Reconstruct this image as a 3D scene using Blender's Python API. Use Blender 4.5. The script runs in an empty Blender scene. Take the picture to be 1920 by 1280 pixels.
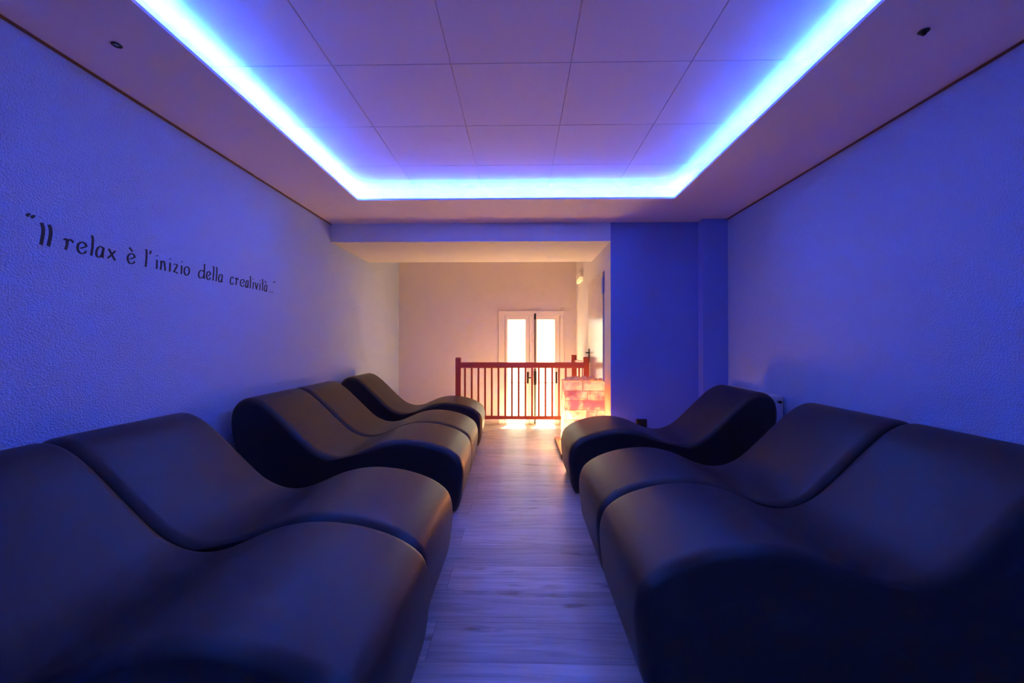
import bpy, bmesh, math, random
from mathutils import Vector, Matrix

C = bpy.context.scene
COL = C.collection
PI = math.pi

# ------------------------------------------------------------------ camera
cam_data = bpy.data.cameras.new('camera')
cam_data.sensor_width = 36.0
cam_data.lens = 788.95 / 1920 * 36.0
cam_data.clip_start = 0.02
cam = bpy.data.objects.new('camera', cam_data)
COL.objects.link(cam)
R = Vector((0.999809, 0.019526, 0.000529))
U = Vector((-0.000423, -0.005431, 0.999985))
F = Vector((-0.019529, 0.999795, 0.005421))
m = Matrix.Identity(4)
for i in range(3):
    m[i][0], m[i][1], m[i][2] = R[i], U[i], -F[i]
m[0][3], m[1][3], m[2][3] = 0.0, 0.0, 1.10
cam.matrix_world = m
C.camera = cam

# ------------------------------------------------------------------ world, exposure
C.view_settings.view_transform = 'Standard'
C.view_settings.look = 'None'
C.view_settings.exposure = 0.0
C.view_settings.gamma = 1.0
C.view_settings.use_curve_mapping = False
C.cycles.use_denoising = True
C.cycles.use_adaptive_sampling = False
C.cycles.use_guiding = True
C.cycles.guiding_training_samples = 64
C.cycles.max_bounces = 10
C.cycles.diffuse_bounces = 7
C.cycles.sample_clamp_indirect = 0.0
C.cycles.caustics_reflective = False
C.cycles.caustics_refractive = False

W = bpy.data.worlds.new('overcast_daylight')
C.world = W
W.use_nodes = True
SKY = (1.0, 0.88, 0.60)
SKY_STRENGTH = 6.0
W.node_tree.nodes['Background'].inputs[0].default_value = (*SKY, 1)
W.node_tree.nodes['Background'].inputs[1].default_value = SKY_STRENGTH
# steep warm sun outside the french door, falling on the lower landing
SUN_STRENGTH = 225.0
SUN = (1.0, 0.56, 0.27)
sd = bpy.data.lights.new('sun', 'SUN')
sd.energy = SUN_STRENGTH
sd.color = SUN
sd.angle = math.radians(14.0)
so = bpy.data.objects.new('sun', sd)
COL.objects.link(so)
so.location = (0.5, 9.0, 6.0)
so.rotation_euler = Vector((-0.10, -0.56, -0.82)).to_track_quat('-Z', 'Y').to_euler()

LED_BLUE = (0.003, 0.122, 1.0)
LED_STRENGTH = 12.0          # the visible tape itself
LED_BLUE_W_PER_M = 11.0      # its upward light
COVE_WHITE_FILL = (0.95, 0.82, 0.55)  # added white lamps that bleach the ceiling band above the blue tape
COVE_WHITE_FILL_W_PER_M = 2.0
LAMP_GLOW = 1.0

# ------------------------------------------------------------------ main dimensions (metres)
XL, XR = -1.9654, 2.0581
YF = -3.0            # wall behind the viewer
YB = 4.32            # end of the main room
ZS = 2.342           # soffit underside
ZC = 2.502           # tiled ceiling
ZB = 2.152           # beam underside
YE = 5.471           # edge of the floor
YW = 6.78            # stairwell end wall
ZL = -0.20           # lower landing
CXL, CXR, CY0, CY1 = -1.4091, 1.3192, -2.30, 3.6164     # edges of the cove opening
RXL, RXR, RY0, RY1 = -1.572, 1.482, -2.46, 3.78           # risers at the back of the cove

# ------------------------------------------------------------------ helpers
def new_mat(name):
    mt = bpy.data.materials.new(name)
    mt.use_nodes = True
    nt = mt.node_tree
    return mt, nt, nt.nodes['Principled BSDF']

def simple(name, col, rough=0.5, metal=0.0, spec=0.5, bump=0.0, bscale=200.0, var=0.0, vscale=3.0):
    mt, nt, b = new_mat(name)
    b.inputs['Base Color'].default_value = (*col, 1)
    b.inputs['Roughness'].default_value = rough
    b.inputs['Metallic'].default_value = metal
    b.inputs['Specular IOR Level'].default_value = spec
    tc = nt.nodes.new('ShaderNodeTexCoord')
    if bump:
        n = nt.nodes.new('ShaderNodeTexNoise')
        n.inputs['Scale'].default_value = bscale
        n.inputs['Detail'].default_value = 3
        nt.links.new(tc.outputs['Object'], n.inputs['Vector'])
        bp = nt.nodes.new('ShaderNodeBump')
        bp.inputs['Strength'].default_value = bump
        bp.inputs['Distance'].default_value = 0.01
        nt.links.new(n.outputs['Fac'], bp.inputs['Height'])
        nt.links.new(bp.outputs['Normal'], b.inputs['Normal'])
    if var:
        n = nt.nodes.new('ShaderNodeTexNoise')
        n.inputs['Scale'].default_value = vscale
        n.inputs['Detail'].default_value = 5
        nt.links.new(tc.outputs['Object'], n.inputs['Vector'])
        r = nt.nodes.new('ShaderNodeValToRGB')
        r.color_ramp.elements[0].position = 0.3
        r.color_ramp.elements[1].position = 0.7
        r.color_ramp.elements[0].color = (*[c * (1 - var) for c in col], 1)
        r.color_ramp.elements[1].color = (*[min(1, c * (1 + var)) for c in col], 1)
        nt.links.new(n.outputs['Fac'], r.inputs['Fac'])
        nt.links.new(r.outputs['Color'], b.inputs['Base Color'])
    return mt

def add_box(bm, lo, hi, bevel=0.0, seg=2):
    x0, y0, z0 = lo
    x1, y1, z1 = hi
    v = [bm.verts.new(p) for p in ((x0, y0, z0), (x1, y0, z0), (x1, y1, z0), (x0, y1, z0),
                                   (x0, y0, z1), (x1, y0, z1), (x1, y1, z1), (x0, y1, z1))]
    fs = [bm.faces.new([v[i] for i in q]) for q in ((0, 3, 2, 1), (4, 5, 6, 7), (0, 1, 5, 4), (1, 2, 6, 5), (2, 3, 7, 6), (3, 0, 4, 7))]
    if bevel > 0:
        es = list({e for f in fs for e in f.edges})
        bmesh.ops.bevel(bm, geom=es, offset=bevel, segments=seg, profile=0.5, affect='EDGES')

def add_prism(bm, pts, z0, z1):
    n = len(pts)
    a = [bm.verts.new((x, y, z0)) for x, y in pts]
    b = [bm.verts.new((x, y, z1)) for x, y in pts]
    bm.faces.new(list(reversed(a)))
    bm.faces.new(b)
    for i in range(n):
        j = (i + 1) % n
        bm.faces.new((a[i], a[j], b[j], b[i]))

def add_cyl(bm, p0, p1, r0, r1=None, n=16):
    r1 = r0 if r1 is None else r1
    p0, p1 = Vector(p0), Vector(p1)
    d = (p1 - p0).normalized()
    a = d.orthogonal().normalized()
    b = d.cross(a)
    A = [bm.verts.new(p0 + (a * math.cos(t) + b * math.sin(t)) * r0) for t in (2 * PI * k / n for k in range(n))]
    B = [bm.verts.new(p1 + (a * math.cos(t) + b * math.sin(t)) * r1) for t in (2 * PI * k / n for k in range(n))]
    bm.faces.new(list(reversed(A)))
    bm.faces.new(B)
    for i in range(n):
        j = (i + 1) % n
        bm.faces.new((A[i], A[j], B[j], B[i]))

def add_lathe(bm, prof, centre=(0, 0, 0), n=24):
    """prof: list of (r, z)"""
    cx, cy, cz = centre
    rings = []
    for r, z in prof:
        if r < 1e-6:
            rings.append([bm.verts.new((cx, cy, cz + z))])
        else:
            rings.append([bm.verts.new((cx + r * math.cos(2 * PI * k / n), cy + r * math.sin(2 * PI * k / n), cz + z)) for k in range(n)])
    for a, b in zip(rings, rings[1:]):
        for k in range(n):
            j = (k + 1) % n
            if len(a) == 1 and len(b) == 1:
                continue
            if len(a) == 1:
                bm.faces.new((a[0], b[j], b[k]))
            elif len(b) == 1:
                bm.faces.new((a[k], a[j], b[0]))
            else:
                bm.faces.new((a[k], a[j], b[j], b[k]))

def obj(name, bm, mat, parent=None, loc=None, smooth=False):
    bmesh.ops.recalc_face_normals(bm, faces=bm.faces)
    me = bpy.data.meshes.new(name)
    bm.to_mesh(me)
    bm.free()
    if smooth:
        for p in me.polygons:
            p.use_smooth = True
    me.materials.append(mat)
    o = bpy.data.objects.new(name, me)
    COL.objects.link(o)
    if loc is not None:
        o.location = loc
    if parent is not None:
        o.parent = parent
    return o

def tag(o, label, cat, group=None):
    o['label'] = label
    o['category'] = cat
    if group:
        o['group'] = group
    return o

def empty(name, loc=(0, 0, 0), rotz=0.0):
    o = bpy.data.objects.new(name, None)
    o.empty_display_size = 0.1
    COL.objects.link(o)
    o.location = loc
    o.rotation_euler = (0, 0, rotz)
    return o

def struct(name, bm, mat, label=None, cat=None, parent=None):
    o = obj(name, bm, mat, parent)
    if parent is None:
        o['kind'] = 'structure'
        if label:
            o['label'] = label
            o['category'] = cat
    return o

def boxes(*bs):
    bm = bmesh.new()
    for b in bs:
        add_box(bm, b[0], b[1], b[2] if len(b) > 2 else 0.0)
    return bm

# ------------------------------------------------------------------ materials
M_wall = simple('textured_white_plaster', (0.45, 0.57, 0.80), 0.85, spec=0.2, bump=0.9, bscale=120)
M_wall_smooth = simple('smooth_white_plaster', (0.70, 0.66, 0.66), 0.8, spec=0.2, bump=0.08, bscale=60)
M_beam = simple('beam_front_blue_light_tint', (0.72, 0.80, 0.92), 0.8, spec=0.2, bump=0.2, bscale=120)  # beam front tinted paler and bluer to carry the cove's blue light
M_blue = simple('slate_blue_paint', (0.27, 0.34, 0.74), 0.8, spec=0.2, bump=0.06, bscale=80)
M_ceil = simple('white_ceiling_panel', (0.92, 0.81, 0.84), 0.75, spec=0.2, bump=0.05, bscale=90)
M_soffit = simple('white_soffit_plasterboard', (0.92, 0.81, 0.84), 0.75, spec=0.2, bump=0.04, bscale=70)
M_trim = simple('brown_shadow_gap_trim', (0.20, 0.10, 0.07), 0.7)
M_frame = simple('cream_painted_joinery', (0.80, 0.76, 0.72), 0.35)
M_dark = simple('blackened_metal', (0.015, 0.014, 0.013), 0.4, metal=0.6)
M_vinyl = simple('black_leatherette', (0.020, 0.017, 0.018), 0.42, spec=0.45, bump=0.05, bscale=500)
M_door = simple('pale_varnished_door', (0.74, 0.66, 0.54), 0.22, var=0.08, vscale=4)
M_ink = simple('black_wall_lettering_paint', (0.006, 0.006, 0.012), 0.6)
M_rad = simple('white_radiator_enamel', (0.75, 0.76, 0.80), 0.3)
M_black = simple('black_plastic', (0.012, 0.012, 0.014), 0.45)
M_white_plastic = simple('white_plastic', (0.75, 0.74, 0.70), 0.4)
M_chrome = simple('chrome', (0.7, 0.7, 0.7), 0.2, metal=1.0)

def wood(name, dark, light, axis, rough=0.35):
    mt, nt, b = new_mat(name)
    tc = nt.nodes.new('ShaderNodeTexCoord')
    mp = nt.nodes.new('ShaderNodeMapping')
    s = [40.0, 40.0, 40.0]
    s[axis] = 2.5
    mp.inputs['Scale'].default_value = s
    n = nt.nodes.new('ShaderNodeTexNoise')
    n.inputs['Scale'].default_value = 1.0
    n.inputs['Detail'].default_value = 4
    r = nt.nodes.new('ShaderNodeValToRGB')
    r.color_ramp.elements[0].position = 0.35
    r.color_ramp.elements[1].position = 0.7
    r.color_ramp.elements[0].color = (*dark, 1)
    r.color_ramp.elements[1].color = (*light, 1)
    nt.links.new(tc.outputs['Object'], mp.inputs['Vector'])
    nt.links.new(mp.outputs['Vector'], n.inputs['Vector'])
    nt.links.new(n.outputs['Fac'], r.inputs['Fac'])
    nt.links.new(r.outputs['Color'], b.inputs['Base Color'])
    b.inputs['Roughness'].default_value = rough
    return mt
M_red_x = wood('reddish_stained_wood_lengthwise', (0.40, 0.075, 0.045), (0.54, 0.12, 0.07), 0)
M_red_z = wood('reddish_stained_wood_upright', (0.40, 0.075, 0.045), (0.54, 0.12, 0.07), 2)
M_plinth = wood('brown_board_wood', (0.20, 0.075, 0.03), (0.36, 0.15, 0.07), 1, 0.45)

def floor_mat():
    mt, nt, b = new_mat('greyed_oak_planks')
    N, Lk = nt.nodes.new, nt.links.new
    tc = N('ShaderNodeTexCoord')
    mp = N('ShaderNodeMapping')
    mp.inputs['Location'].default_value = (0.33, -1.667 + 0.211 * 20, 0)
    br = N('ShaderNodeTexBrick')
    br.offset = 0.41
    br.inputs['Color1'].default_value = (0, 0, 0, 1)
    br.inputs['Color2'].default_value = (1, 1, 1, 1)
    br.inputs['Mortar'].default_value = (0.5, 0.5, 0.5, 1)
    br.inputs['Scale'].default_value = 1.0
    br.inputs['Mortar Size'].default_value = 0.0011
    br.inputs['Mortar Smooth'].default_value = 0.3
    br.inputs['Bias'].default_value = 0.0
    br.inputs['Brick Width'].default_value = 1.25
    br.inputs['Row Height'].default_value = 0.211
    Lk(tc.outputs['Object'], mp.inputs['Vector'])
    Lk(mp.outputs['Vector'], br.inputs['Vector'])
    # per plank shift of the grain
    add = N('ShaderNodeVectorMath'); add.operation = 'MULTIPLY_ADD'
    add.inputs[1].default_value = (7.3, 3.1, 5.7)
    Lk(br.outputs['Color'], add.inputs[0])
    Lk(tc.outputs['Object'], add.inputs[2])
    mg = N('ShaderNodeMapping'); mg.inputs['Scale'].default_value = (2.2, 34.0, 1.0)
    Lk(add.outputs['Vector'], mg.inputs['Vector'])
    g = N('ShaderNodeTexNoise'); g.inputs['Scale'].default_value = 1.0; g.inputs['Detail'].default_value = 6; g.inputs['Roughness'].default_value = 0.62
    g.inputs['Distortion'].default_value = 0.6
    Lk(mg.outputs['Vector'], g.inputs['Vector'])
    mk = N('ShaderNodeMapping'); mk.inputs['Scale'].default_value = (2.6, 9.0, 1.0)
    Lk(add.outputs['Vector'], mk.inputs['Vector'])
    k = N('ShaderNodeTexNoise'); k.inputs['Scale'].default_value = 1.6; k.inputs['Detail'].default_value = 4
    Lk(mk.outputs['Vector'], k.inputs['Vector'])
    rg = N('ShaderNodeValToRGB')
    e = rg.color_ramp.elements
    e[0].position, e[0].color = 0.28, (0.33, 0.29, 0.26, 1)
    e[1].position, e[1].color = 0.66, (0.62, 0.565, 0.52, 1)
    Lk(g.outputs['Fac'], rg.inputs['Fac'])
    rk = N('ShaderNodeValToRGB')
    e = rk.color_ramp.elements
    e[0].position, e[0].color = 0.26, (0.45, 0.42, 0.40, 1)
    e[1].position, e[1].color = 0.40, (1, 1, 1, 1)
    Lk(k.outputs['Fac'], rk.inputs['Fac'])
    m1 = N('ShaderNodeMix'); m1.data_type = 'RGBA'; m1.blend_type = 'MULTIPLY'; m1.inputs[0].default_value = 1.0
    Lk(rg.outputs['Color'], m1.inputs[6]); Lk(rk.outputs['Color'], m1.inputs[7])
    rp = N('ShaderNodeValToRGB')
    e = rp.color_ramp.elements
    e[0].position, e[0].color = 0.0, (0.78, 0.78, 0.79, 1)
    e[1].position, e[1].color = 1.0, (1.12, 1.12, 1.11, 1)
    Lk(br.outputs['Color'], rp.inputs['Fac'])
    m2 = N('ShaderNodeMix'); m2.data_type = 'RGBA'; m2.blend_type = 'MULTIPLY'; m2.inputs[0].default_value = 1.0
    Lk(m1.outputs[2], m2.inputs[6]); Lk(rp.outputs['Color'], m2.inputs[7])
    m3 = N('ShaderNodeMix'); m3.data_type = 'RGBA'; m3.inputs[7].default_value = (0.16, 0.14, 0.13, 1)
    Lk(br.outputs['Fac'], m3.inputs[0]); Lk(m2.outputs[2], m3.inputs[6])
    Lk(m3.outputs[2], b.inputs['Base Color'])
    b.inputs['Roughness'].default_value = 0.36
    b.inputs['Specular IOR Level'].default_value = 0.45
    bp = N('ShaderNodeBump'); bp.inputs['Strength'].default_value = 0.4; bp.inputs['Distance'].default_value = 0.005
    Lk(g.outputs['Fac'], bp.inputs['Height'])
    Lk(bp.outputs['Normal'], b.inputs['Normal'])
    return mt
M_floor = floor_mat()

def emit(name, col, strength):
    mt, nt, b = new_mat(name)
    b.inputs['Base Color'].default_value = (*col, 1)
    b.inputs['Emission Color'].default_value = (*col, 1)
    b.inputs['Emission Strength'].default_value = strength
    return mt
M_led = emit('blue_light_tape', LED_BLUE, LED_STRENGTH)

def glass_mat():
    mt = bpy.data.materials.new('clear_window_glass')
    mt.use_nodes = True
    nt = mt.node_tree
    nt.nodes.clear()
    out = nt.nodes.new('ShaderNodeOutputMaterial')
    mx = nt.nodes.new('ShaderNodeMixShader')
    tr = nt.nodes.new('ShaderNodeBsdfTransparent')
    tr.inputs[0].default_value = (0.95, 0.97, 0.96, 1)
    gl = nt.nodes.new('ShaderNodeBsdfGlossy')
    gl.inputs['Roughness'].default_value = 0.05
    mx.inputs[0].default_value = 0.05
    nt.links.new(tr.outputs[0], mx.inputs[1])
    nt.links.new(gl.outputs[0], mx.inputs[2])
    nt.links.new(mx.outputs[0], out.inputs[0])
    return mt
M_glass = glass_mat()

def salt_mat(name, strength, patch=(0.55, 1.25)):
    """translucent orange rock salt lit from inside by bulbs that sit low in the stack"""
    mt, nt, b = new_mat(name)
    N, Lk = nt.nodes.new, nt.links.new
    tc = N('ShaderNodeTexCoord')
    n = N('ShaderNodeTexNoise'); n.inputs['Scale'].default_value = 8.0; n.inputs['Detail'].default_value = 5; n.inputs['Roughness'].default_value = 0.6
    Lk(tc.outputs['Object'], n.inputs['Vector'])
    sp = N('ShaderNodeSeparateXYZ'); Lk(tc.outputs['Object'], sp.inputs[0])
    r = N('ShaderNodeValToRGB')
    e = r.color_ramp.elements
    e[0].position, e[0].color = 0.36, (0.88, 0.13, 0.055, 1)
    e[1].position, e[1].color = 0.66, (1.0, 0.56, 0.18, 1)
    x = e.new(0.50); x.color = (1.0, 0.33, 0.095, 1)
    at = N('ShaderNodeAttribute'); at.attribute_name = 'brick_tone'
    tone = N('ShaderNodeMath'); tone.operation = 'MULTIPLY_ADD'; tone.inputs[1].default_value = 0.22
    Lk(at.outputs['Fac'], tone.inputs[0]); Lk(n.outputs['Fac'], tone.inputs[2])
    Lk(tone.outputs[0], r.inputs['Fac'])
    fall = N('ShaderNodeMath'); fall.operation = 'MULTIPLY'; fall.inputs[1].default_value = -5.6      # exp(-5.6 z)
    Lk(sp.outputs['Z'], fall.inputs[0])
    ex = N('ShaderNodeMath'); ex.operation = 'POWER'; ex.inputs[0].default_value = math.e
    Lk(fall.outputs[0], ex.inputs[1])
    pm = N('ShaderNodeMapRange')
    pm.inputs['From Min'].default_value = 0.38; pm.inputs['From Max'].default_value = 0.64
    pm.inputs['To Min'].default_value = patch[0]; pm.inputs['To Max'].default_value = patch[1]
    Lk(tone.outputs[0], pm.inputs['Value'])
    m1 = N('ShaderNodeMath'); m1.operation = 'MULTIPLY'
    Lk(ex.outputs[0], m1.inputs[0]); Lk(pm.outputs['Result'], m1.inputs[1])
    m2 = N('ShaderNodeMath'); m2.operation = 'MULTIPLY'; m2.inputs[1].default_value = strength
    Lk(m1.outputs[0], m2.inputs[0])
    b.inputs['Base Color'].default_value = (0.75, 0.35, 0.25, 1)
    b.inputs['Roughness'].default_value = 0.5
    Lk(r.outputs['Color'], b.inputs['Emission Color'])
    Lk(m2.outputs[0], b.inputs['Emission Strength'])
    return mt
M_salt = salt_mat('backlit_rock_salt', 32.0 * LAMP_GLOW)
M_salt_joint = salt_mat('backlit_salt_joint', 15.0 * LAMP_GLOW, (0.5, 0.7))
M_salt_rock = salt_mat('rough_pink_rock_salt', 0.30 * LAMP_GLOW, (0.6, 1.0))  # faint emission stands in for lamp light coming through the lumps

# ------------------------------------------------------------------ room shell
bm = boxes(((XL - .15, YF - .15, -0.12), (XR + .15, YE, 0.0)))
struct('floor', bm, M_floor)
struct('floor_landing', boxes(((XL - .15, YE - .1, ZL - .1), (1.1, YW + .15, ZL))), M_floor)
struct('trim_1', boxes(((XL, YE, ZL), (0.905, YE + .012, -0.003))), M_frame)           # riser below the floor edge

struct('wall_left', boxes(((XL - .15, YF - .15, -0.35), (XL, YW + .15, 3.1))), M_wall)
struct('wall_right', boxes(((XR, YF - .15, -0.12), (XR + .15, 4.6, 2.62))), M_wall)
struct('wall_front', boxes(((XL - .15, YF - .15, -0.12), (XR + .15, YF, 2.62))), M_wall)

# blue wall that closes the room beside the stairwell
bm = bmesh.new()
add_prism(bm, [(.9252, YB), (XR + .1, YB), (XR + .1, YB + .2), (1.05, YB + .2), (1.05, YB + .006), (.9252, YB + .006)], -0.1, 2.62)
struct('wall_blue', bm, M_blue)
struct('wall_pillar', boxes(((1.813, 4.21, 0), (XR, YB, ZS))), M_blue)
# stairwell side wall, slightly out of square
bm = bmesh.new()
add_prism(bm, [(.9252, YB + .006), (1.05, YB + .006), (1.02, YW + .15), (.896, YW + .15)], -0.35, 3.1)
struct('wall_stairwell_right', bm, M_wall_smooth)
# end wall with the french door opening
DX0, DX1, DZ1 = -0.330, 0.682, 1.610
struct('wall_back', boxes(((XL - .1, YW, -0.35), (DX0, YW + .15, 3.1)), ((DX1, YW, -0.35), (1.0, YW + .15, 3.1)),
                          ((DX0, YW, DZ1), (DX1, YW + .15, 3.1)), ((DX0, YW, -0.35), (DX1, YW + .15, ZL + .01))), M_wall_smooth)
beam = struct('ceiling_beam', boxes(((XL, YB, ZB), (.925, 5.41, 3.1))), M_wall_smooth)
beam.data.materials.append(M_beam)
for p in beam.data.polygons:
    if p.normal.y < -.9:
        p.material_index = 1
struct('ceiling_stairwell', boxes(((XL - .15, YB, 3.0), (1.1, YW + .15, 3.1))), M_ceil)

# soffit ring around the light cove
SZ1 = ZS + .015
struct('ceiling_soffit', boxes(((XL, YF, ZS), (CXL, YB, SZ1)), ((CXR, YF, ZS), (XR, YB, SZ1)),
                               ((CXL, CY1, ZS), (CXR, YB, SZ1)), ((CXL, YF, ZS), (CXR, CY0, SZ1))), M_soffit)
struct('wall_cove_riser', boxes(((RXL - .03, RY0 - .03, SZ1), (RXL, RY1 + .03, ZC)), ((RXR, RY0 - .03, SZ1), (RXR + .03, RY1 + .03, ZC)),
                                ((RXL, RY1, SZ1), (RXR, RY1 + .03, ZC)), ((RXL, RY0 - .03, SZ1), (RXR, RY0, ZC))), M_soffit)
# tiled ceiling: 60 cm panels with fine joints
bm = bmesh.new()
T, g = 0.6, 0.0022
tx0, ty0 = -0.9485, 2.096
xs = [tx0 + T * k for k in range(-2, 6)]
ys = [ty0 + T * k for k in range(-9, 4)]
for xa, xb in zip(xs, xs[1:]):
    for ya, yb in zip(ys, ys[1:]):
        x0, x1, y0, y1 = max(xa, RXL - .03) , min(xb, RXR + .03), max(ya, RY0 - .03), min(yb, RY1 + .03)
        if x1 - x0 > .01 and y1 - y0 > .01:
            add_box(bm, (x0 + g, y0 + g, ZC), (x1 - g, y1 - g, ZC + .012), 0.0012, 1)
add_box(bm, (XL - .15, YF - .15, ZC + .010), (XR + .15, YB + .05, ZC + .09))
struct('ceiling', bm, M_ceil)
# brown shadow gaps where walls meet the soffit
struct('trim_2', boxes(((XL, YF, ZS - .012), (XL + .006, YB, ZS))), M_trim)
struct('trim_3', boxes(((XR - .006, YF, ZS - .012), (XR, 4.21, ZS))), M_trim)

# ------------------------------------------------------------------ cove lighting: tape lights lying on the soffit, behind its lip
def tape(lo, hi, label, size, loc, rotz, spread_white):
    bm = boxes((lo, hi))
    o = obj('light_tape', bm, M_led)
    tag(o, label, 'light strip', 'light strips in the ceiling cove')
    for col, wpm, spread in ((LED_BLUE, LED_BLUE_W_PER_M, 95), (COVE_WHITE_FILL, COVE_WHITE_FILL_W_PER_M, spread_white)):  # the tape's blue light, then the added white fill
        ld = bpy.data.lights.new('cove_light', 'AREA')
        ld.shape = 'RECTANGLE'
        ld.size, ld.size_y = size, 0.016
        ld.spread = math.radians(spread)
        ld.color = col
        ld.energy = wpm * size
        lo_ = bpy.data.objects.new('cove_light', ld)
        COL.objects.link(lo_)
        lo_.location = loc
        lo_.rotation_euler = (PI, 0, rotz)
zt = SZ1 + .008
OFF = .080                  # tape to riser
ly = RY1 - RY0 - .12
lxw = RXR - RXL - .12
def run(cx, cy, hx, hy):
    return (cx - hx, cy - hy, SZ1), (cx + hx, cy + hy, zt)
tape(*run(RXL + OFF, (RY0 + RY1) / 2, .008, ly / 2), 'blue light strip hidden in the ceiling cove along the lettered wall', ly, (RXL + OFF, (RY0 + RY1) / 2, zt + .004), PI / 2, 78)
tape(*run(RXR - OFF, (RY0 + RY1) / 2, .008, ly / 2), 'blue light strip hidden in the ceiling cove along the radiator wall', ly, (RXR - OFF, (RY0 + RY1) / 2, zt + .004), PI / 2, 78)
tape(*run((RXL + RXR) / 2, RY1 - OFF, lxw / 2 - .05, .008), 'blue light strip hidden in the far ceiling cove before the beam', lxw, ((RXL + RXR) / 2, RY1 - OFF, zt + .004), 0, 150)

# daylight portal in the french door opening
pd = bpy.data.lights.new('daylight_portal', 'AREA')
pd.shape = 'RECTANGLE'
pd.size, pd.size_y = DX1 - DX0, DZ1 - ZL
pd.cycles.is_portal = True
po = bpy.data.objects.new('daylight_portal', pd)
COL.objects.link(po)
po.location = ((DX0 + DX1) / 2, YW + .14, (DZ1 + ZL) / 2)
po.rotation_euler = (-PI / 2, 0, 0)

# ------------------------------------------------------------------ wave loungers
PROF = [(.085, 0.0), (.045, .012), (.020, .070), (.006, .165), (0, .245), (.006, .305), (.028, .355), (.078, .397), (.140, .427),
        (.22, .452), (.30, .466), (.385, .471), (.465, .464), (.55, .443), (.63, .409), (.71, .376), (.785, .360), (.855, .364), (.92, .386),
        (.98, .422), (1.045, .480), (1.11, .543), (1.175, .607), (1.24, .668), (1.295, .710), (1.345, .735), (1.39, .742), (1.435, .732),
        (1.472, .705), (1.497, .662), (1.506, .595), (1.500, .520), (1.478, .415), (1.448, .28), (1.418, .14), (1.385, .035), (1.345, 0.0),
        (1.1, 0.0), (.8, 0.0), (.5, 0.0), (.25, 0.0)]
LW = 0.65

def catmull(pts, per, closed=True):
    out, n = [], len(pts)
    for i in range(n if closed else n - 1):
        P = [Vector(pts[(i + k) % n]) if closed else Vector(pts[min(max(i + k, 0), n - 1)]) for k in (-1, 0, 1, 2)]
        for s in range(per):
            t = s / per
            out.append(0.5 * ((2 * P[1]) + (-P[0] + P[2]) * t + (2 * P[0] - 5 * P[1] + 4 * P[2] - P[3]) * t * t + (-P[0] + 3 * P[1] - 3 * P[2] + P[3]) * t ** 3))
    if not closed:
        out.append(Vector(pts[-1]))
    return out

def lounger_meshes():
    pts = catmull(PROF, 4)
    pts = [Vector((p.x, max(p.y, 0.0))) for p in pts]
    n = len(pts)
    nor = []
    for i in range(n):
        d = pts[(i + 1) % n] - pts[i - 1]
        v = Vector((-d.y, d.x)).normalized()       # inward or outward, fixed below
        nor.append(v)
    area = sum(pts[i].x * pts[(i + 1) % n].y - pts[(i + 1) % n].x * pts[i].y for i in range(n))
    sgn = 1.0 if area > 0 else -1.0                # inward
    r, ry = 0.036, 0.050         # soft rolled side edges: depth and breadth of the roll
    pts = [p - q * sgn * 0.005 for p, q in zip(pts, nor)]
    pts = [Vector((p.x, max(p.y, 0.0))) for p in pts]
    steps = 8
    def ring_pts(ins, y):
        res = []
        for p, q in zip(pts, nor):
            w = p + q * sgn * ins
            res.append((w.x, y, max(w.y, 0.0)))
        return res
    # y from the near side (most inset) to the middle, mirrored to the far side
    order = []
    for s in range(steps + 1):
        a = (PI / 2) * (1 - s / steps)             # a = 90deg at side plane
        order.append((-LW / 2 + ry * (1 - math.sin(a)), r * (1 - math.cos(a))))
    order += [(-y, ins) for y, ins in reversed(order)]
    bm = bmesh.new()
    R_ = [[bm.verts.new(c) for c in ring_pts(ins, y)] for y, ins in order]
    for A, B in zip(R_, R_[1:]):
        for i in range(n):
            j = (i + 1) % n
            bm.faces.new((A[i], A[j], B[j], B[i]))
    side = bmesh.new()
    y, ins = order[0]
    f = side.faces.new([side.verts.new(c) for c in ring_pts(ins, y)])
    side2 = bmesh.new()
    y2, ins2 = order[-1]
    side2.faces.new([side2.verts.new(c) for c in ring_pts(ins2, y2)])
    return bm, side, side2
bm, s1, s2 = lounger_meshes()
bmesh.ops.triangulate(s1, faces=s1.faces)
bmesh.ops.triangulate(s2, faces=s2.faces)
lounger0 = obj('wave_lounger', bm, M_vinyl, smooth=True)
obj('side_panel', s1, M_vinyl, lounger0)
obj('side_panel', s2, M_vinyl, lounger0)
# (foot tip x, centre y, facing, turn in degrees, label)
LOUNGERS = [
    (-.318, 1.178, -1, 0.0, 'black wave lounger nearest the viewer below the lettered wall'),
    (-.345, 1.838, -1, 0.0, 'black wave lounger touching the far side of the nearest one below the lettered wall'),
    (-.382, 3.047, -1, 1.5, 'black wave lounger below the lettered wall, just past the gap in the row'),
    (-.398, 3.708, -1, 1.5, 'black wave lounger by the lettered wall, second past the gap, before the farthest one'),
    (-.420, 4.790, -1, 2.0, 'black wave lounger set apart at the far end of the row, by the wooden railing'),
    (.362, 1.622, 1, 0.0, 'black wave lounger nearest the viewer on the radiator side'),
    (.362, 2.282, 1, 0.0, 'black wave lounger in the middle of the radiator side row of three'),
    (.360, 3.402, 1, 0.0, 'black wave lounger farthest back on the radiator side, beside the glowing salt lamp'),
]
for k, (tx, cy, sd, turn, label) in enumerate(LOUNGERS):
    if k == 0:
        o = lounger0
    else:
        o = lounger0.copy()
        COL.objects.link(o)
        for ch in list(lounger0.children):
            c = ch.copy()
            COL.objects.link(c)
            c.parent = o
    o.location = (tx, cy, 0)
    o.rotation_euler = (0, 0, (PI if sd < 0 else 0) + math.radians(turn))
    tag(o, label, 'lounger', 'black wave loungers along both walls')

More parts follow.
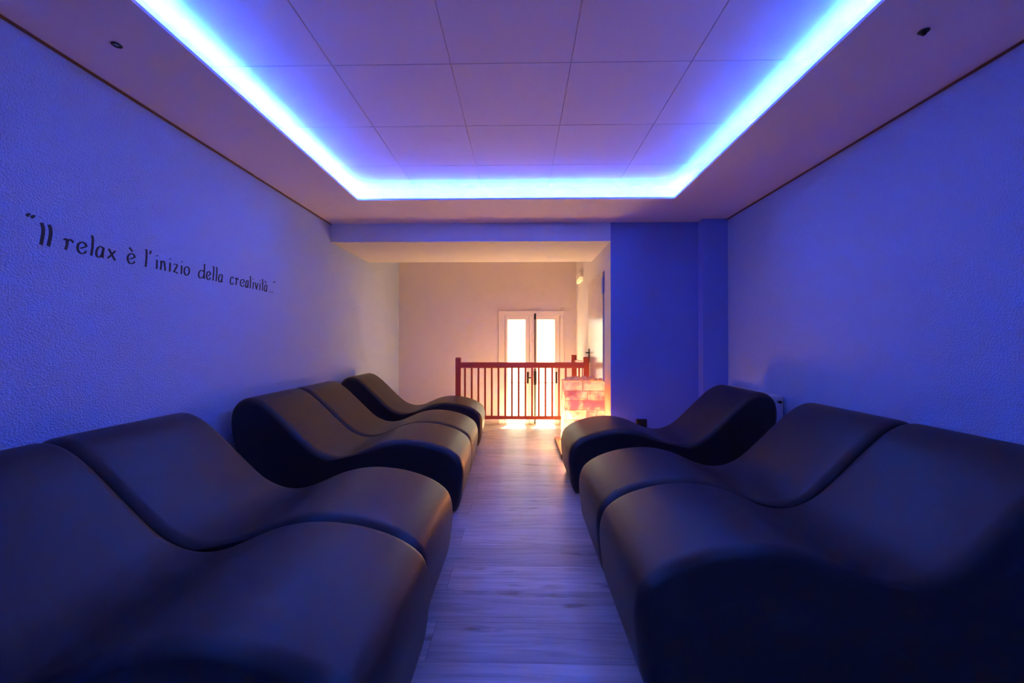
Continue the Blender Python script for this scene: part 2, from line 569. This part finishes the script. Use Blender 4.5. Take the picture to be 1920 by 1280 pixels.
# ------------------------------------------------------------------ hand-lettered quotation on the left wall
GL = {
    'I': [[(.30, 1.0), (.78, .80), (.80, .55), (.45, .25), (.15, .02)]],
    'l': [[(.45, 1.0), (.85, .84), (.75, .5), (.5, .2), (.25, .0)]],
    'r': [[(.0, .47), (.3, .55)], [(.32, .54), (.36, .3), (.22, .02)], [(.36, .42), (.6, .53), (.8, .52), (1.0, .44)]],
    'e': [[(.35, .24), (.75, .33), (.98, .42), (.8, .53), (.5, .55), (.15, .42), (.06, .22), (.22, .05), (.5, .0), (.8, .06), (1.0, .16)]],
    'a': [[(.95, .50), (.6, .55), (.25, .45), (.05, .22), (.12, .04), (.38, .0), (.7, .12), (.88, .3)], [(.98, .53), (.86, .25), (.84, .0)]],
    'x': [[(.15, .54), (.5, .28), (.95, .0)], [(.95, .50), (.5, .26), (.0, .04)]],
    "'": [[(.8, .98), (.65, .88), (.2, .78)]],
    'i': [[(.65, .54), (.55, .25), (.35, .0)], [(.62, .80), (.78, .75)]],
    'n': [[(.12, .54), (.16, .3), (.05, .0)], [(.14, .38), (.4, .53), (.7, .52), (.82, .3), (.9, .0)]],
    'z': [[(.05, .49), (.5, .53), (.92, .50)], [(.92, .50), (.5, .26), (.05, .03)], [(.05, .03), (.5, .05), (1.0, .0)]],
    'o': [[(.5, .54), (.15, .42), (.06, .2), (.25, .02), (.55, .0), (.88, .15), (.94, .36), (.75, .52), (.5, .54)]],
    'd': [[(.82, .46), (.5, .53), (.2, .42), (.05, .2), (.15, .03), (.42, .0), (.72, .12), (.86, .3)], [(.92, 1.0), (.9, .6), (.86, .3), (.9, .0)]],
    'c': [[(1.0, .46), (.7, .55), (.35, .5), (.08, .28), (.15, .06), (.45, .0), (.75, .05), (.98, .14)]],
    't': [[(.35, .95), (.6, .8), (.55, .4), (.45, .0)], [(.0, .60), (.95, .63)]],
    'v': [[(.08, .54), (.3, .25), (.48, .0)], [(.48, .0), (.7, .3), (.95, .54)]],
    '.': [[(.3, .05), (.7, .03)]],
    'Q': [[(.42, 1.25), (.2, 1.20), (.05, 1.12)], [(.98, 1.23), (.75, 1.18), (.55, 1.10)]],
    'q': [[(.15, .98), (.35, .92)], [(.60, .98), (.85, .92)]],
}
GL['E'] = GL['e'] + [[(.28, .86), (.68, .68)]]
GL['A'] = GL['a'] + [[(.25, .86), (.60, .68)]]
TEXT = [('Q', 1.6331, 1.6644), ('I', 1.6791, 1.6987), ('I', 1.7065, 1.7268), ('r', 1.7659, 1.814), ('e', 1.8215, 1.8696), ('l', 1.8805, 1.8997),
        ('a', 1.9046, 1.9494), ('x', 1.9597, 2.0072), ('E', 2.0598, 2.1092), ('l', 2.1611, 2.1784), ("'", 2.1895, 2.2001), ('i', 2.2266, 2.2437),
        ('n', 2.2534, 2.2963), ('i', 2.3111, 2.3291), ('z', 2.34, 2.3786), ('i', 2.3922, 2.4095), ('o', 2.4149, 2.4641), ('d', 2.5241, 2.5875),
        ('e', 2.5901, 2.6337), ('l', 2.6438, 2.6635), ('l', 2.671, 2.692), ('a', 2.6959, 2.741), ('c', 2.8053, 2.8477), ('r', 2.8579, 2.8963),
        ('e', 2.908, 2.9617), ('a', 2.9663, 3.0053), ('t', 3.0089, 3.0379), ('i', 3.0453, 3.0656), ('v', 3.0719, 3.1181), ('i', 3.1226, 3.148),
        ('t', 3.1513, 3.1851), ('A', 3.1851, 3.23), ('.', 3.248, 3.262), ('.', 3.269, 3.2832), ('.', 3.2904, 3.3047), ('q', 3.3047, 3.3338)]
Z0, AH = 1.503, 0.093     # baseline and letter height
lettering = empty('wall_lettering', (XL, 2.48, Z0))
tag(lettering, 'black hand-lettered Italian sentence about relaxing painted on the rough left wall', 'lettering')

def stroke(bm, pts, wmin=.0034, wmax=.0128, nib=math.radians(12)):
    P = catmull(pts, 7, closed=False) if len(pts) > 2 else [Vector(pts[0]).lerp(Vector(pts[1]), t / 4) for t in range(5)]
    P = [Vector((p[0], p[1])) for p in P]
    n = len(P)
    a, b, c, d = [], [], [], []
    for i in range(n):
        t = (P[min(i + 1, n - 1)] - P[max(i - 1, 0)]).normalized()
        ang = math.atan2(t.y, t.x)
        w = wmin + (wmax - wmin) * abs(math.sin(ang - nib))
        nn = Vector((-t.y, t.x)) * w / 2
        for lst, q, x in ((a, P[i] + nn, .0012), (b, P[i] - nn, .0012), (c, P[i] + nn, 0), (d, P[i] - nn, 0)):
            lst.append(bm.verts.new((x, q.x, q.y)))
    for i in range(n - 1):
        bm.faces.new((a[i], a[i + 1], b[i + 1], b[i]))
        bm.faces.new((a[i], c[i], c[i + 1], a[i + 1]))
        bm.faces.new((b[i], b[i + 1], d[i + 1], d[i]))
    bm.faces.new((a[0], b[0], d[0], c[0]))
    bm.faces.new((a[-1], c[-1], d[-1], b[-1]))

for ch, y0, y1 in TEXT:
    bm = bmesh.new()
    inset = .004 if ch not in "Q'.q" else 0.0
    for st in GL[ch]:
        big = ch in 'IQ'
        stroke(bm, [(y0 + inset + (y1 - y0 - 2 * inset) * u, v * AH) for u, v in st],
               wmin=.006 if ch in "Q'.iq" else (.0055 if big else .0040), wmax=.0135 if big else .0108)
    o = obj({'Q': 'quotation_mark', 'q': 'quotation_mark', '.': 'dot', "'": 'apostrophe'}.get(ch, 'letter'), bm, M_ink)
    for v in o.data.vertices:
        v.co.y -= 2.48
    o.parent = lettering

# ------------------------------------------------------------------ wooden railing at the floor edge
def post_bm(x0, x1, y0, y1, z0, z1):
    bm = bmesh.new()
    cx, cy = (x0 + x1) / 2, (y0 + y1) / 2
    add_box(bm, (x0, y0, z0), (x1, y1, z1 - .018), 0.004)
    # softly rounded top
    hx, hy = (x1 - x0) / 2, (y1 - y0) / 2
    last = None
    for k in range(5):
        t = k / 4 * PI / 2
        s = math.cos(t) * .35 + .65 if k < 4 else .45
        ring = [bm.verts.new((cx + sx * hx * s, cy + sy * hy * s, z1 - .020 + .020 * math.sin(t))) for sx, sy in ((-1, -1), (1, -1), (1, 1), (-1, 1))]
        if last:
            for i in range(4):
                j = (i + 1) % 4
                bm.faces.new((last[i], last[j], ring[j], ring[i]))
        last = ring
    bm.faces.new(last)
    return bm
yr = 5.421
rail = empty('wooden_railing', (0, yr, 0))
tag(rail, 'reddish wooden railing with slim balusters at the floor edge before the french door', 'railing')
def part(name, bm, mat, parent, smooth=False):
    o = obj(name, bm, mat, None, smooth=smooth)
    off = parent.location
    for v in o.data.vertices:
        v.co -= off
    o.parent = parent
    return o
part('post', post_bm(-.832, -.762, yr - .035, yr + .035, 0, .925), M_red_z, rail)
part('post', post_bm(.806, .880, yr - .035, yr + .035, 0, .933), M_red_z, rail)
part('top_rail', boxes(((-.765, yr - .028, .788), (.810, yr + .028, .862), .006)), M_red_x, rail)
part('bottom_rail', boxes(((-.765, yr - .022, .130), (.810, yr + .022, .172), .004)), M_red_x, rail)
for k in range(18):
    x = -.797 + (1.640 / 19) * (k + 1)
    part('baluster', boxes(((x - .0125, yr - .0125, .165), (x + .0125, yr + .0125, .795), .003)), M_red_z, rail)

# return railing running back along the stairwell side wall
ret = empty('wooden_side_railing', (.79, 6.0, ZL))
tag(ret, 'short reddish wooden railing returning along the stairwell wall behind the right post', 'railing')
part('post', post_bm(.722, .800, 5.965, 6.035, ZL, .945), M_red_z, ret)
bm = bmesh.new()
add_prism(bm, [(.755, 5.97), (.815, 5.46), (.865, 5.46), (.800, 5.97)], .828, .876)
part('handrail', bm, M_red_x, ret)
for y, x in ((5.62, .830), (5.80, .808)):
    part('baluster', boxes(((x - .0125, y - .0125, ZL), (x + .0125, y + .0125, .83), .003)), M_red_z, ret)

# ------------------------------------------------------------------ french door
fr_bm = boxes(((-.348, YW - .018, ZL), (-.250, YW + .05, 1.560), .004), ((.636, YW - .018, ZL), (.700, YW + .05, 1.560), .004),
              ((-.348, YW - .0181, 1.556), (.700, YW + .0501, 1.627), .004), ((-.33, YW - .03, ZL), (.682, YW + .10, ZL + .012), .002))
door1 = struct('door_1', fr_bm, M_frame, 'cream french door with two narrow bright glazed leaves', 'door')
obj('light_gap_stop', boxes(((-.33, YW + .034, ZL), (-.205, YW + .06, 1.61)), ((.556, YW + .034, ZL), (.682, YW + .06, 1.61)),
                  ((-.33, YW + .034, 1.495), (.682, YW + .06, 1.61)), ((.086, YW + .034, ZL), (.267, YW + .06, 1.55))), M_frame, door1)  # unseen boxes added behind the leaves to block light slits at their edges
def leaf(x0, x1, px0, px1, z0, z1, pz):
    y0, y1 = YW - .006, YW + .036
    bm = bmesh.new()
    add_box(bm, (x0, y0, z0), (px0, y1, z1), .003)
    add_box(bm, (px1, y0, z0), (x1, y1, z1), .003)
    add_box(bm, (px0 - .002, y0, 1.489), (px1 + .002, y1, z1), .003)
    add_box(bm, (px0 - .002, y0, z0), (px1 + .002, y1, z0 + .03), .003)
    l = obj('leaf', bm, M_frame, door1)
    obj('glazing_bar', boxes(((px0, y0 + .012, pz - .008), (px1, y0 + .03, pz + .008))), M_frame, l)
    obj('pane', boxes(((px0 - .002, y0 + .018, z0 + .02), (px1 + .002, y0 + .022, 1.495))), M_glass, l)
    return l
L1 = leaf(-.240, .140, -.201, .082, ZL + .014, 1.554, .475)
L2 = leaf(.146, .630, .271, .554, ZL + .014, 1.554, .475)
def metal(name, bs, parent):
    return obj(name, boxes(*bs), M_dark, parent)
h = metal('door_handle', [((.108, YW - .014, .462), (.136, YW - .005, .650), .003), ((.112, YW - .05, .548), (.130, YW - .012, .566), .003), ((.112, YW - .055, .548), (.190, YW - .040, .566), .004)], L1)
metal('window_bolt', [((.229, YW - .020, ZL + .02), (.246, YW - .008, 1.56), .002), ((.222, YW - .026, 1.49), (.254, YW - .006, 1.586), .004), ((.218, YW - .034, .44), (.258, YW - .006, .66), .006)], L2)
metal('latch', [((.568, YW - .016, .465), (.592, YW - .005, .650), .003)], L2)

# ------------------------------------------------------------------ plain door in the stairwell side wall
ax, ay, bx, by = .9252, YB, .896, YW
def on_wall(y, off):                 # point on the side wall face, off metres into the stairwell
    t = (y - ay) / (by - ay)
    return ax + (bx - ax) * t - off
def wall_slab(y0, y1, z0, z1, o0, o1):
    bm = bmesh.new()
    add_prism(bm, [(on_wall(y0, o1), y0), (on_wall(y0, o0), y0), (on_wall(y1, o0), y1), (on_wall(y1, o1), y1)], z0, z1)
    return bm
d2 = struct('door_2', wall_slab(4.66, 5.58, .005, 1.895, -.01, .012), M_door, 'pale closed door in the stairwell side wall beside the salt lamp', 'door')
o = struct('frame', wall_slab(4.625, 4.655, 0, 1.905, -.01, .003), M_blue, parent=d2)
o = struct('frame', wall_slab(4.625, 5.60, 1.897, 1.912, -.01, .003), M_frame, parent=d2)
struct('hinge', wall_slab(4.625, 4.70, 1.655, 1.84, .004, .018), M_blue, parent=d2)
bm = wall_slab(5.485, 5.535, .855, 1.035, .011, .024)
xx = on_wall(5.51, .018)
add_cyl(bm, (xx, 5.51, .985), (xx - .045, 5.51, .985), .009, n=10)
add_cyl(bm, (xx - .042, 5.515, .985), (xx - .042, 5.39, .985), .008, n=10)
struct('door_handle', bm, M_dark, parent=d2)

# ------------------------------------------------------------------ emergency light high on the side wall
em = empty('emergency_light', (on_wall(6.26, 0), 6.26, 2.07))
tag(em, 'small pale emergency light high on the stairwell side wall', 'emergency light')
part('housing', wall_slab(6.06, 6.46, 2.065, 2.135, 0.0, .045), M_white_plastic, em)
part('diffuser', wall_slab(6.08, 6.44, 2.015, 2.066, 0.002, .040), emit('pale_yellow_diffuser', (1.0, .82, .42), .55), em)

# ------------------------------------------------------------------ salt lamp on its board
board = obj('wooden_board', boxes(((.392, 4.03, 0), (.915, 4.80, .045), .004)), M_plinth)
tag(board, 'low brown wooden board lying on the floor under the salt lamp', 'board')
lx0, lx1, ly0, ly1, lz0 = .447, .855, 4.26, 4.66, .045
lamp = empty('salt_lamp', ((lx0 + lx1) / 2, (ly0 + ly1) / 2, lz0))
tag(lamp, 'glowing orange salt brick lamp standing on a board beside the railing', 'lamp')
rows, rh = 7, .0965
random.seed(4)
bm = bmesh.new()
gp = .0035
tones = []
for r in range(rows):
    z0 = lz0 + r * rh
    # front and rear courses along x, side courses along y
    split = lx0 + (lx1 - lx0) * (.46, .56, .44, .55, .47, .57, .45)[r]
    for (a, b) in ((lx0, split), (split, lx1)):
        for (ya, yb) in ((ly0, ly0 + .1), (ly1 - .1, ly1)):
            add_box(bm, (a + gp, ya + random.uniform(0, .003), z0 + gp), (b - gp, yb - random.uniform(0, .003), z0 + rh - gp), .004, 2)
    for (xa, xb) in ((lx0, lx0 + .1), (lx1 - .1, lx1)):
        add_box(bm, (xa + random.uniform(0, .003), ly0 + .1 + gp, z0 + gp), (xb - random.uniform(0, .003), ly1 - .1 - gp, z0 + rh - gp), .004, 2)
bricks = part('salt_bricks', bm, M_salt, lamp)
tone_at = bricks.data.attributes.new('brick_tone', 'FLOAT', 'FACE')
seen, groups = {}, []
vert_faces = [[] for _ in bricks.data.vertices]
for p in bricks.data.polygons:
    for v in p.vertices:
        vert_faces[v].append(p.index)
rt = random.Random(11)
done = set()
for p in bricks.data.polygons:                 # one tone for each separate brick
    if p.index in done:
        continue
    tval, stack = rt.uniform(-.5, .5), [p.index]
    while stack:
        q = stack.pop()
        if q in done:
            continue
        done.add(q)
        tone_at.data[q].value = tval
        for v in bricks.data.polygons[q].vertices:
            stack.extend(vert_faces[v])
part('inner_glow', boxes(((lx0 + .006, ly0 + .006, lz0), (lx1 - .006, ly1 - .006, lz0 + rows * rh - .004))), M_salt_joint, lamp)
ztop = lz0 + rows * rh
def rock_bm(seed, s):
    rnd = random.Random(seed)
    bm = bmesh.new()
    bmesh.ops.create_icosphere(bm, subdivisions=2, radius=s)
    ax_ = Vector((rnd.uniform(.7, 1.2), rnd.uniform(.7, 1.2), rnd.uniform(.55, .85)))
    for v in bm.verts:
        k = 1 + rnd.uniform(-.16, .16)
        v.co = Vector((v.co.x * ax_.x, v.co.y * ax_.y, v.co.z * ax_.z)) * k
    zmin = min(v.co.z for v in bm.verts)
    for v in bm.verts:
        v.co.z = max(v.co.z - zmin - s * .12, 0)
    return bm
for k, (fx, fy, s) in enumerate(((.07, .16, .026), (.19, .14, .036), (.31, .15, .026), (.44, .20, .030), (.56, .14, .028), (.68, .16, .032), (.80, .15, .024), (.92, .18, .025),
                                 (.14, .45, .034), (.35, .45, .038), (.55, .48, .036), (.76, .45, .034))):
    o = obj('salt_rock', rock_bm(k, s), M_salt_rock, loc=(lx0 + (lx1 - lx0) * fx, ly0 + (ly1 - ly0) * fy, ztop - .001))
    tag(o, 'small rough pink salt lump lying on top of the salt lamp', 'salt rock', 'salt lumps on top of the lamp')

# ------------------------------------------------------------------ radiator on the right wall
rad = empty('radiator', (2.0, 3.72, .10))
tag(rad, 'white panel radiator on the right wall behind the farthest lounger', 'radiator')
bm = bmesh.new()
add_box(bm, (1.942, 3.31, .10), (1.954, 4.13, .690), .003)
for k in range(20):
    y = 3.345 + k * .0395
    add_box(bm, (1.937, y, .135), (1.944, y + .024, .655), .003)
part('front_panel', bm, M_rad, rad)
part('back_panel', boxes(((2.026, 3.31, .10), (2.038, 4.13, .690), .003)), M_rad, rad)
part('side_cover', boxes(((1.946, 3.302, .105), (2.036, 3.312, .688), .003)), M_rad, rad)
part('side_cover', boxes(((1.946, 4.128, .105), (2.036, 4.138, .688), .003)), M_rad, rad)
bm = bmesh.new()
add_box(bm, (1.940, 3.302, .688), (2.040, 4.138, .698), .003)
for k in range(26):
    y = 3.33 + k * .0305
    add_box(bm, (1.952, y, .696), (2.028, y + .016, .702))
part('top_grille', bm, M_rad, rad)
bm = bmesh.new()
add_cyl(bm, (2.0, 3.304, .652), (2.0, 3.285, .652), .008, n=12)
add_cyl(bm, (2.0, 3.286, .652), (2.0, 3.274, .652), .011, n=12)
part('vent_valve', bm, M_black, rad)
for y in (3.5, 3.95):
    part('wall_bracket', boxes(((2.036, y - .02, .2), (2.058, y + .02, .6))), M_rad, rad)

# ------------------------------------------------------------------ small black box by the blue wall
bx0 = empty('black_box', (1.228, 4.26, 0))
tag(bx0, 'small black box standing on the floor against the blue wall', 'box')
part('body', boxes(((1.176, 4.275, .004), (1.281, 4.318, .338), .006)), M_black, bx0)
part('front_panel', boxes(((1.184, 4.2715, .014), (1.273, 4.2765, .328), .002)), simple('dark_grille_cloth', (.010, .010, .011), .9), bx0)
part('foot', boxes(((1.186, 4.280, 0), (1.271, 4.314, .006))), M_black, bx0)

# ------------------------------------------------------------------ little fittings in the soffit
def spot(loc, dome, label):
    t = empty('ceiling_spot', loc)
    tag(t, label, 'ceiling fitting', 'small dark fittings in the soffit')
    bm = bmesh.new()
    add_lathe(bm, [(.010, -.0005), (.017, -.0005), (.019, -.002), (.018, -.004), (.011, -.004), (.010, -.001), (.010, -.0005)], loc)
    part('ring', bm, M_black, t, True)
    bm = bmesh.new()
    if dome:
        add_lathe(bm, [(0, -.018), (.006, -.017), (.010, -.012), (.012, -.006), (.011, -.001), (0, -.001)], loc)
        part('dome', bm, M_black, t, True)
    else:
        add_lathe(bm, [(0, -.0022), (.006, -.002), (.0095, -.001), (0, -.0008)], loc)
        part('lens', bm, M_chrome, t, True)
spot((-1.678, 1.711, ZS), False, 'tiny dark flush ceiling fitting in the soffit above the lettered wall')
spot((1.601, 1.695, ZS), True, 'tiny dark domed ceiling fitting in the soffit above the radiator wall')
